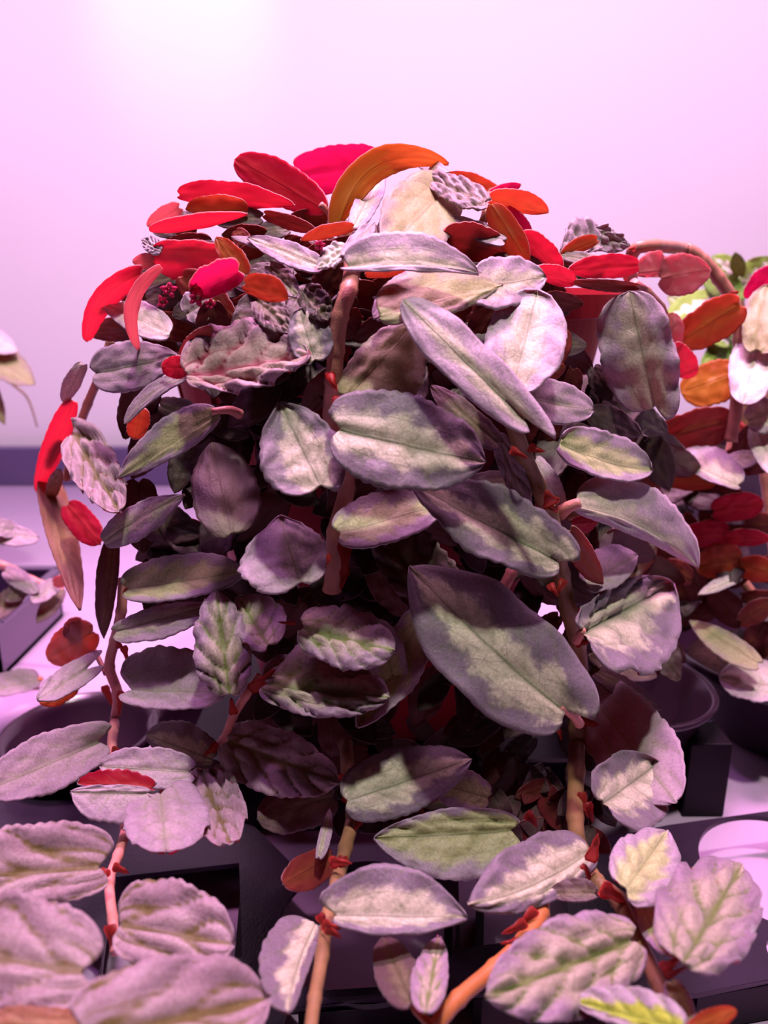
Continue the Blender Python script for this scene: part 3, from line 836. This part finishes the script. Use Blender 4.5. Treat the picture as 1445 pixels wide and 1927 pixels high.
for _ in range(46):
    x, y = rr.uniform(1215, 1460), rr.uniform(820, 1190)
    a = rr.uniform(0, 6.28); ln = rr.uniform(60, 100)
    fill.append((x, y, x + math.cos(a) * ln, y + math.sin(a) * ln, ln * 0.28, ln * 0.28, 'n' if rr.random() < 0.7 else 'k', rr.uniform(-4, -0.5), {'Y0': right_y(x, y), 'Y1': right_y(x, y)}))
leaf_cloud('inner_foliage', rp, fill, 'h', 'n')

# ------------------------------------------------------------------ variegated plant behind
VY = 0.50
vb = at_y(1400, 700, VY)
vp = prop(empty('variegated_plant', (vb.x, VY, 0)), 'leafy plant with cream-white and bright green variegated leaves behind the arching stem', 'potted plant')
bm = bmesh.new()
add_lathe(bm, [(0.0005, 0.0003), (0.035, 0.0003), (0.05, 0.088), (0.053, 0.089), (0.053, 0.1), (0.049, 0.1), (0.045, 0.088), (0.033, 0.004), (0.0005, 0.004)], vb.x, VY, 48)
from_bm('pot', bm, M_BLACKR, (vb.x, VY, 0), vp, True)
bm = bmesh.new(); add_lathe(bm, [(0.0005, 0.092), (0.03, 0.091), (0.045, 0.088), (0.03, 0.086), (0.0005, 0.086)], vb.x, VY, 40)
from_bm('soil', bm, M_SOIL, (vb.x, VY, 0.09), vp, True)
VL = LL('''
1370 640 1260 560 24 22 v 2 up=0.9
1350 560 1250 600 22 26 v 3 up=0.8
1400 520 1340 484 24 22 v 2 up=0.6
1395 540 1450 486 26 26 v 2 up=0.6
1392 520 1384 476 14 14 e 3
1330 520 1400 560 26 24 e 1
1420 700 1330 640 30 30 e 2
1410 640 1320 690 30 28 e 2.5
1300 560 1380 600 22 22 v 1
1400 690 1440 620 26 26 e 1
1400 710 1310 720 26 26 e 0.5
1330 600 1290 660 20 20 e 1
''', Y0=VY - 0.02, Y1=VY - 0.04)
for sp in VL: leaf_obj('leaf', vp, sp)
vy = lambda x, y: VY - 0.01
for pts in ([(1402, 760), (1398, 660), (1392, 540)], [(1402, 760), (1380, 660), (1340, 580)], [(1402, 760), (1400, 640), (1420, 560)]):
    stem(vp, pts + [], 7, M_STEMG, lay=0, Yf=vy)
stem(vp, [(1404, 860), (1404, 800), (1402, 755)], 9, M_STEMG, lay=0, Yf=vy)

# ------------------------------------------------------------------ pale plant at the left edge
LY = 0.54
lb = at_y(-60, 900, LY)
lp = prop(empty('pale_leaved_plant', (lb.x, LY, 0)), 'pale green plant with drooping leaves at the left edge before the wall', 'potted plant')
bm = bmesh.new()
add_lathe(bm, [(0.0005, 0.0003), (0.025, 0.0003), (0.038, 0.068), (0.040, 0.069), (0.040, 0.078), (0.037, 0.078), (0.034, 0.068), (0.023, 0.004), (0.0005, 0.004)], lb.x - 0.03, LY, 48)
from_bm('pot', bm, M_BLACKR, (lb.x - 0.03, LY, 0), lp, True)
for sp in LL('''
-60 640 62 720 34 30 o 3 te=0.8 ser=0.06 up=0.8
-40 690 8 796 16 18 o 2 up=0.2
-70 620 30 660 26 20 w 2 up=0.9
-90 700 -20 640 30 30 o 1
''', Y0=LY, Y1=LY): leaf_obj('leaf', lp, sp)
ly = lambda x, y: LY
stem(lp, [(-150, 1005), (-120, 860), (-90, 740), (-60, 650)], 6, M_STEMG, lay=0, Yf=lambda x, y: LY)
stem(lp, [(-60, 650), (20, 720), (52, 750), (70, 804)], 3, M_STEMG, 'tendril', lay=0, Yf=lambda x, y: LY, nodes=False, endtaper=0.4)

# ------------------------------------------------------------------ low plant in a smoky tub on the left
TY = 0.36
tb = at_z(-20, 1290, 0.004)
tub = prop(empty('storage_tub', (tb.x, tb.y, 0)), 'low smoky violet plastic tub at the left edge of the shelf', 'tub')
bm = bmesh.new()
c = at_z(10, 1200, 0.0)
tx0, tx1, ty0, ty1, th = c.x - 0.16, c.x + 0.022, c.y - 0.050, c.y + 0.03, 0.030
for a in ((tx0, tx1, ty0, ty0 + 0.0025, 0.0005, th), (tx0, tx1, ty1 - 0.0025, ty1, 0.0005, th), (tx0, tx0 + 0.0025, ty0, ty1, 0.0005, th), (tx1 - 0.0025, tx1, ty0, ty1, 0.0005, th), (tx0, tx1, ty0, ty1, 0.0003, 0.003)):
    add_box(bm, *a)
from_bm('body', bm, M_TUB, (c.x, c.y, 0), tub)
bm = bmesh.new()
for a in ((tx0 - 0.004, tx1 + 0.004, ty0 - 0.004, ty0 + 0.003, th, th + 0.0025), (tx0 - 0.004, tx1 + 0.004, ty1 - 0.003, ty1 + 0.004, th, th + 0.0025), (tx0 - 0.004, tx0 + 0.003, ty0, ty1, th, th + 0.0025), (tx1 - 0.003, tx1 + 0.004, ty0, ty1, th, th + 0.0025)):
    add_box(bm, *a, 0.0008)
from_bm('rim', bm, M_TUB, (c.x, c.y, th), tub)

cp = at_y(-80, 1160, 0.36)
cpl = prop(empty('creeping_plant', (cp.x, 0.36, 0.004)), 'creeping plant with dusky mauve leaves and red stems in the smoky tub', 'plant')
cy_ = lambda x, y: 0.36
for sp in LL('''
30 1000 -30 985 16 18 m 1
-20 1000 70 1012 18 20 m 1.2 te=0.5
10 1075 70 1112 18 16 m 1 te=0.5
60 1095 10 1130 16 18 k 1
110 1098 60 1130 14 18 m 2 te=0.5
115 1110 70 1170 16 16 k 1.5
40 1110 -20 1160 20 20 k 2 te=0.5
-10 1060 -60 1090 20 20 b 1
100 1096 130 1090 10 12 l 2
70 1280 -20 1300 16 28 m 4 te=0.6 up=0.9
''', Y0=0.36, Y1=0.355): leaf_obj('leaf', cpl, sp)
stem(cpl, [(-90, 1200), (-40, 1090), (10, 1066), (60, 1090), (118, 1112)], 6, M_STEMP, lay=1, Yf=cy_)
stem(cpl, [(-60, 1075), (0, 1062), (30, 1078)], 7, M_STEMP, lay=1.2, Yf=cy_)
stem(cpl, [(-90, 1180), (-60, 1240), (0, 1310), (60, 1296), (76, 1276)], 5, M_STEMO, lay=3, Yf=cy_)

# ------------------------------------------------------------------ small black pot, riser and tray
sc_ = at_y(1186, 1292, 0.275)
sx, sy, sz, sr = sc_.x, sc_.y, sc_.z, 0.0315
bm = bmesh.new()
add_lathe(bm, [(0.0005, 0.0003), (0.014, 0.0003), (0.016, 0.002), (sr - 0.0022, sz - 0.003), (sr - 0.0004, sz - 0.0014), (sr + 0.0010, sz - 0.0006), (sr + 0.0012, sz + 0.0006), (sr + 0.0003, sz + 0.0014), (sr - 0.0010, sz + 0.0012), (sr - 0.0016, sz), (sr - 0.004, sz - 0.004), (0.014, 0.004), (0.0005, 0.004)], sx, sy, 72)
sp_ = prop(empty('flower_pot', (sx, sy, 0)), 'small empty flared black pot right of the red pot, under the hanging leaves', 'flower pot')
from_bm('body', bm, M_BLACKR, (sx, sy, 0), sp_, True)

for px_, py_, rr_, lab in ((150, 1372, 0.030, 'small black pot at the left, under the red-stemmed leaves'), (400, 1345, 0.026, 'small black pot left of the square stand, half hidden by quilted leaves')):
    q = at_z(px_, py_, 0.028)
    o = prop(empty('flower_pot', (q.x, q.y, 0)), lab, 'flower pot')
    bm = bmesh.new()
    add_lathe(bm, [(0.0005, 0.0003), (rr_ * 0.6, 0.0003), (rr_ - 0.003, 0.024), (rr_, 0.0245), (rr_, 0.028), (rr_ - 0.002, 0.0285), (rr_ - 0.004, 0.024), (rr_ * 0.55, 0.003), (0.0005, 0.003)], q.x, q.y, 64)
    from_bm('body', bm, M_BLACKR, (q.x, q.y, 0), o, True)

bm = bmesh.new()
add_box(bm, -0.075, 0.070, 0.244, 0.3565, 0.0003, POTB - 0.0003, 0.002)  # widened beyond the pot so its black fills a shadowed area
prop(from_bm('plant_stand', bm, M_BLACK, (0, 0.305, 0)), 'low black square stand under the red pot', 'stand')

TZ = 0.015                                        # top of the tray sheet
def tp(x, y): return at_z(x, y, TZ)
cu = bpy.data.curves.new('tray_outline', 'CURVE'); cu.dimensions = '2D'; cu.fill_mode = 'BOTH'; cu.extrude = 0.0009
def poly(pts):
    s = cu.splines.new('POLY'); s.points.add(len(pts) - 1); s.use_cyclic_u = True
    for q, p in zip(s.points, pts): q.co = (p[0], p[1], 0, 1)
def circ(x, y, r, n=64):
    c = tp(x, y); poly([(c.x + r * math.cos(2 * math.pi * i / n), c.y + r * math.sin(2 * math.pi * i / n)) for i in range(n)])
def quad(*px): poly([tuple(tp(*p))[:2] for p in px])
quad((-420, 1470), (140, 1462), (300, 1500), (480, 1560), (560, 1640), (840, 1640), (1260, 1556), (1700, 1495), (1700, 1800), (1310, 1874), (760, 1874), (540, 1905), (460, 2150), (-500, 2300))
circ(690, 1745, 0.0262)
circ(1478, 1640, 0.0262)
circ(1490, 1800, 0.0066)

quad((215, 1655), (450, 1628), (456, 1806), (190, 1845))
quad((862, 1646), (1060, 1606), (1070, 1760), (866, 1790))
circ(40, 1620, 0.018)
circ(60, 1840, 0.018)
tmp = bpy.data.objects.new('tmp', cu)
COL.objects.link(tmp)
bpy.context.view_layer.update()
me = bpy.data.meshes.new_from_object(tmp.evaluated_get(bpy.context.evaluated_depsgraph_get()))
COL.objects.unlink(tmp); bpy.data.objects.remove(tmp); bpy.data.curves.remove(cu)
to = Vector((0.0, 0.17, 0.0))
tray = prop(empty('pot_tray', to), 'black plastic pot tray with round holes in front of the red pot', 'tray')
me.name = 'sheet'
for v in me.vertices: v.co = Vector((v.co.x, v.co.y, v.co.z + TZ)) - to
link('sheet', me, M_TRAY, to, tray, False)
def divider(a, b, z0=0.0006, z1=TZ - 0.0011, t=0.0012):
    p, q = tp(*a), tp(*b)
    p = Vector((p.x, p.y, 0)); q = Vector((q.x, q.y, 0))
    n = (q - p).normalized().cross(Vector((0, 0, 1))) * t
    bm = bmesh.new()
    vs = [bm.verts.new(w + Vector((0, 0, z))) for z in (z0, z1) for w in (p - n, q - n, q + n, p + n)]
    for f in ((0, 3, 2, 1), (4, 5, 6, 7), (0, 1, 5, 4), (1, 2, 6, 5), (2, 3, 7, 6), (3, 0, 4, 7)): bm.faces.new([vs[i] for i in f])
    from_bm('divider', bm, M_BLACK, (p.x, p.y, 0), tray)
divider((500, 1620), (480, 1880)); divider((465, 1600), (440, 1900)); divider((905, 1650), (900, 1860))
divider((845, 1650), (842, 1860))
divider((560, 1868), (840, 1850)); divider((1270, 1570), (1300, 1840)); divider((1310, 1858), (1680, 1795))
divider((300, 1520), (480, 1575))

bm = bmesh.new()
p = at_z(1322, 1538, 0.0)
add_box(bm, p.x - 0.008, p.x + 0.008, p.y, p.y + 0.016, 0.0004, 0.032, 0.0006)
prop(from_bm('post', bm, M_BLACK, (p.x, p.y, 0)), 'narrow black square post standing behind the tray at right', 'post')

# ------------------------------------------------------------------ light
def area(name, loc, aim, size, energy, col, sy=None, spread=180):
    l = bpy.data.lights.new(name, 'AREA'); l.energy = energy; l.color = col
    l.shape = 'RECTANGLE' if sy else 'DISK'; l.size = size
    if sy: l.size_y = sy
    l.spread = math.radians(spread)
    o = bpy.data.objects.new(name, l); COL.objects.link(o)
    o.location = loc
    o.rotation_euler = (Vector(aim) - Vector(loc)).to_track_quat('-Z', 'Y').to_euler()
    return o
area('grow_lamp_white', (0.07, 0.055, 0.92), (0.0, 0.24, 0.10), 0.055, 6.1, (1.0, 0.84, 0.81))
area('grow_lamp_magenta', (-0.13, 0.10, 0.92), (0.0, 0.24, 0.10), 0.08, 1.9, (0.95, 0.34, 1.0))
area('grow_lamp_rear', (0.0, 0.33, 0.80), (0.0, 0.30, 0.0), 0.4, 2.3, (1.0, 0.42, 0.78), 0.08, 60)
area('wall_lamp', (-0.10, 0.40, 0.64), (-0.10, 0.80, 0.16), 1.7, 4.5, (1.0, 0.55, 0.97), 0.10, 150)
sp = bpy.data.lights.new('wall_spot', 'SPOT'); sp.energy = 1.4; sp.color = (0.80, 1.0, 0.76); sp.spot_size = math.radians(40); sp.spot_blend = 0.8; sp.shadow_soft_size = 0.01
so = bpy.data.objects.new('wall_spot', sp); COL.objects.link(so)
tgt = at_y(335, -60, 0.8); so.location = (tgt.x, 0.6, tgt.z + 0.20)
so.rotation_euler = (tgt - so.location).to_track_quat('-Z', 'Y').to_euler()

w = bpy.data.worlds.new('World'); SC.world = w; w.use_nodes = True
w.node_tree.nodes['Background'].inputs[0].default_value = (1.0, 0.62, 0.92, 1)
w.node_tree.nodes['Background'].inputs[1].default_value = 0.02

# ------------------------------------------------------------------ camera
cam = bpy.data.cameras.new('camera')
cam.sensor_fit = 'VERTICAL'; cam.sensor_height = 36.0; cam.lens = 36.0 * F / H
cam.clip_start = 0.005; cam.clip_end = 20
cam.dof.use_dof = True; cam.dof.focus_distance = 0.195; cam.dof.aperture_fstop = 16.0
co = bpy.data.objects.new('camera', cam); COL.objects.link(co)
co.location = CAM
co.rotation_euler = (math.pi / 2 - PITCH, 0, 0)
SC.camera = co

SC.view_settings.view_transform = 'Standard'
SC.view_settings.look = 'None'
SC.view_settings.gamma = 1.0
SC.view_settings.use_curve_mapping = False
SC.view_settings.exposure = 0.0
SC.cycles.use_denoising = True
SC.cycles.max_bounces = 6
SC.cycles.transmission_bounces = 6
SC.cycles.caustics_reflective = False
SC.cycles.caustics_refractive = False
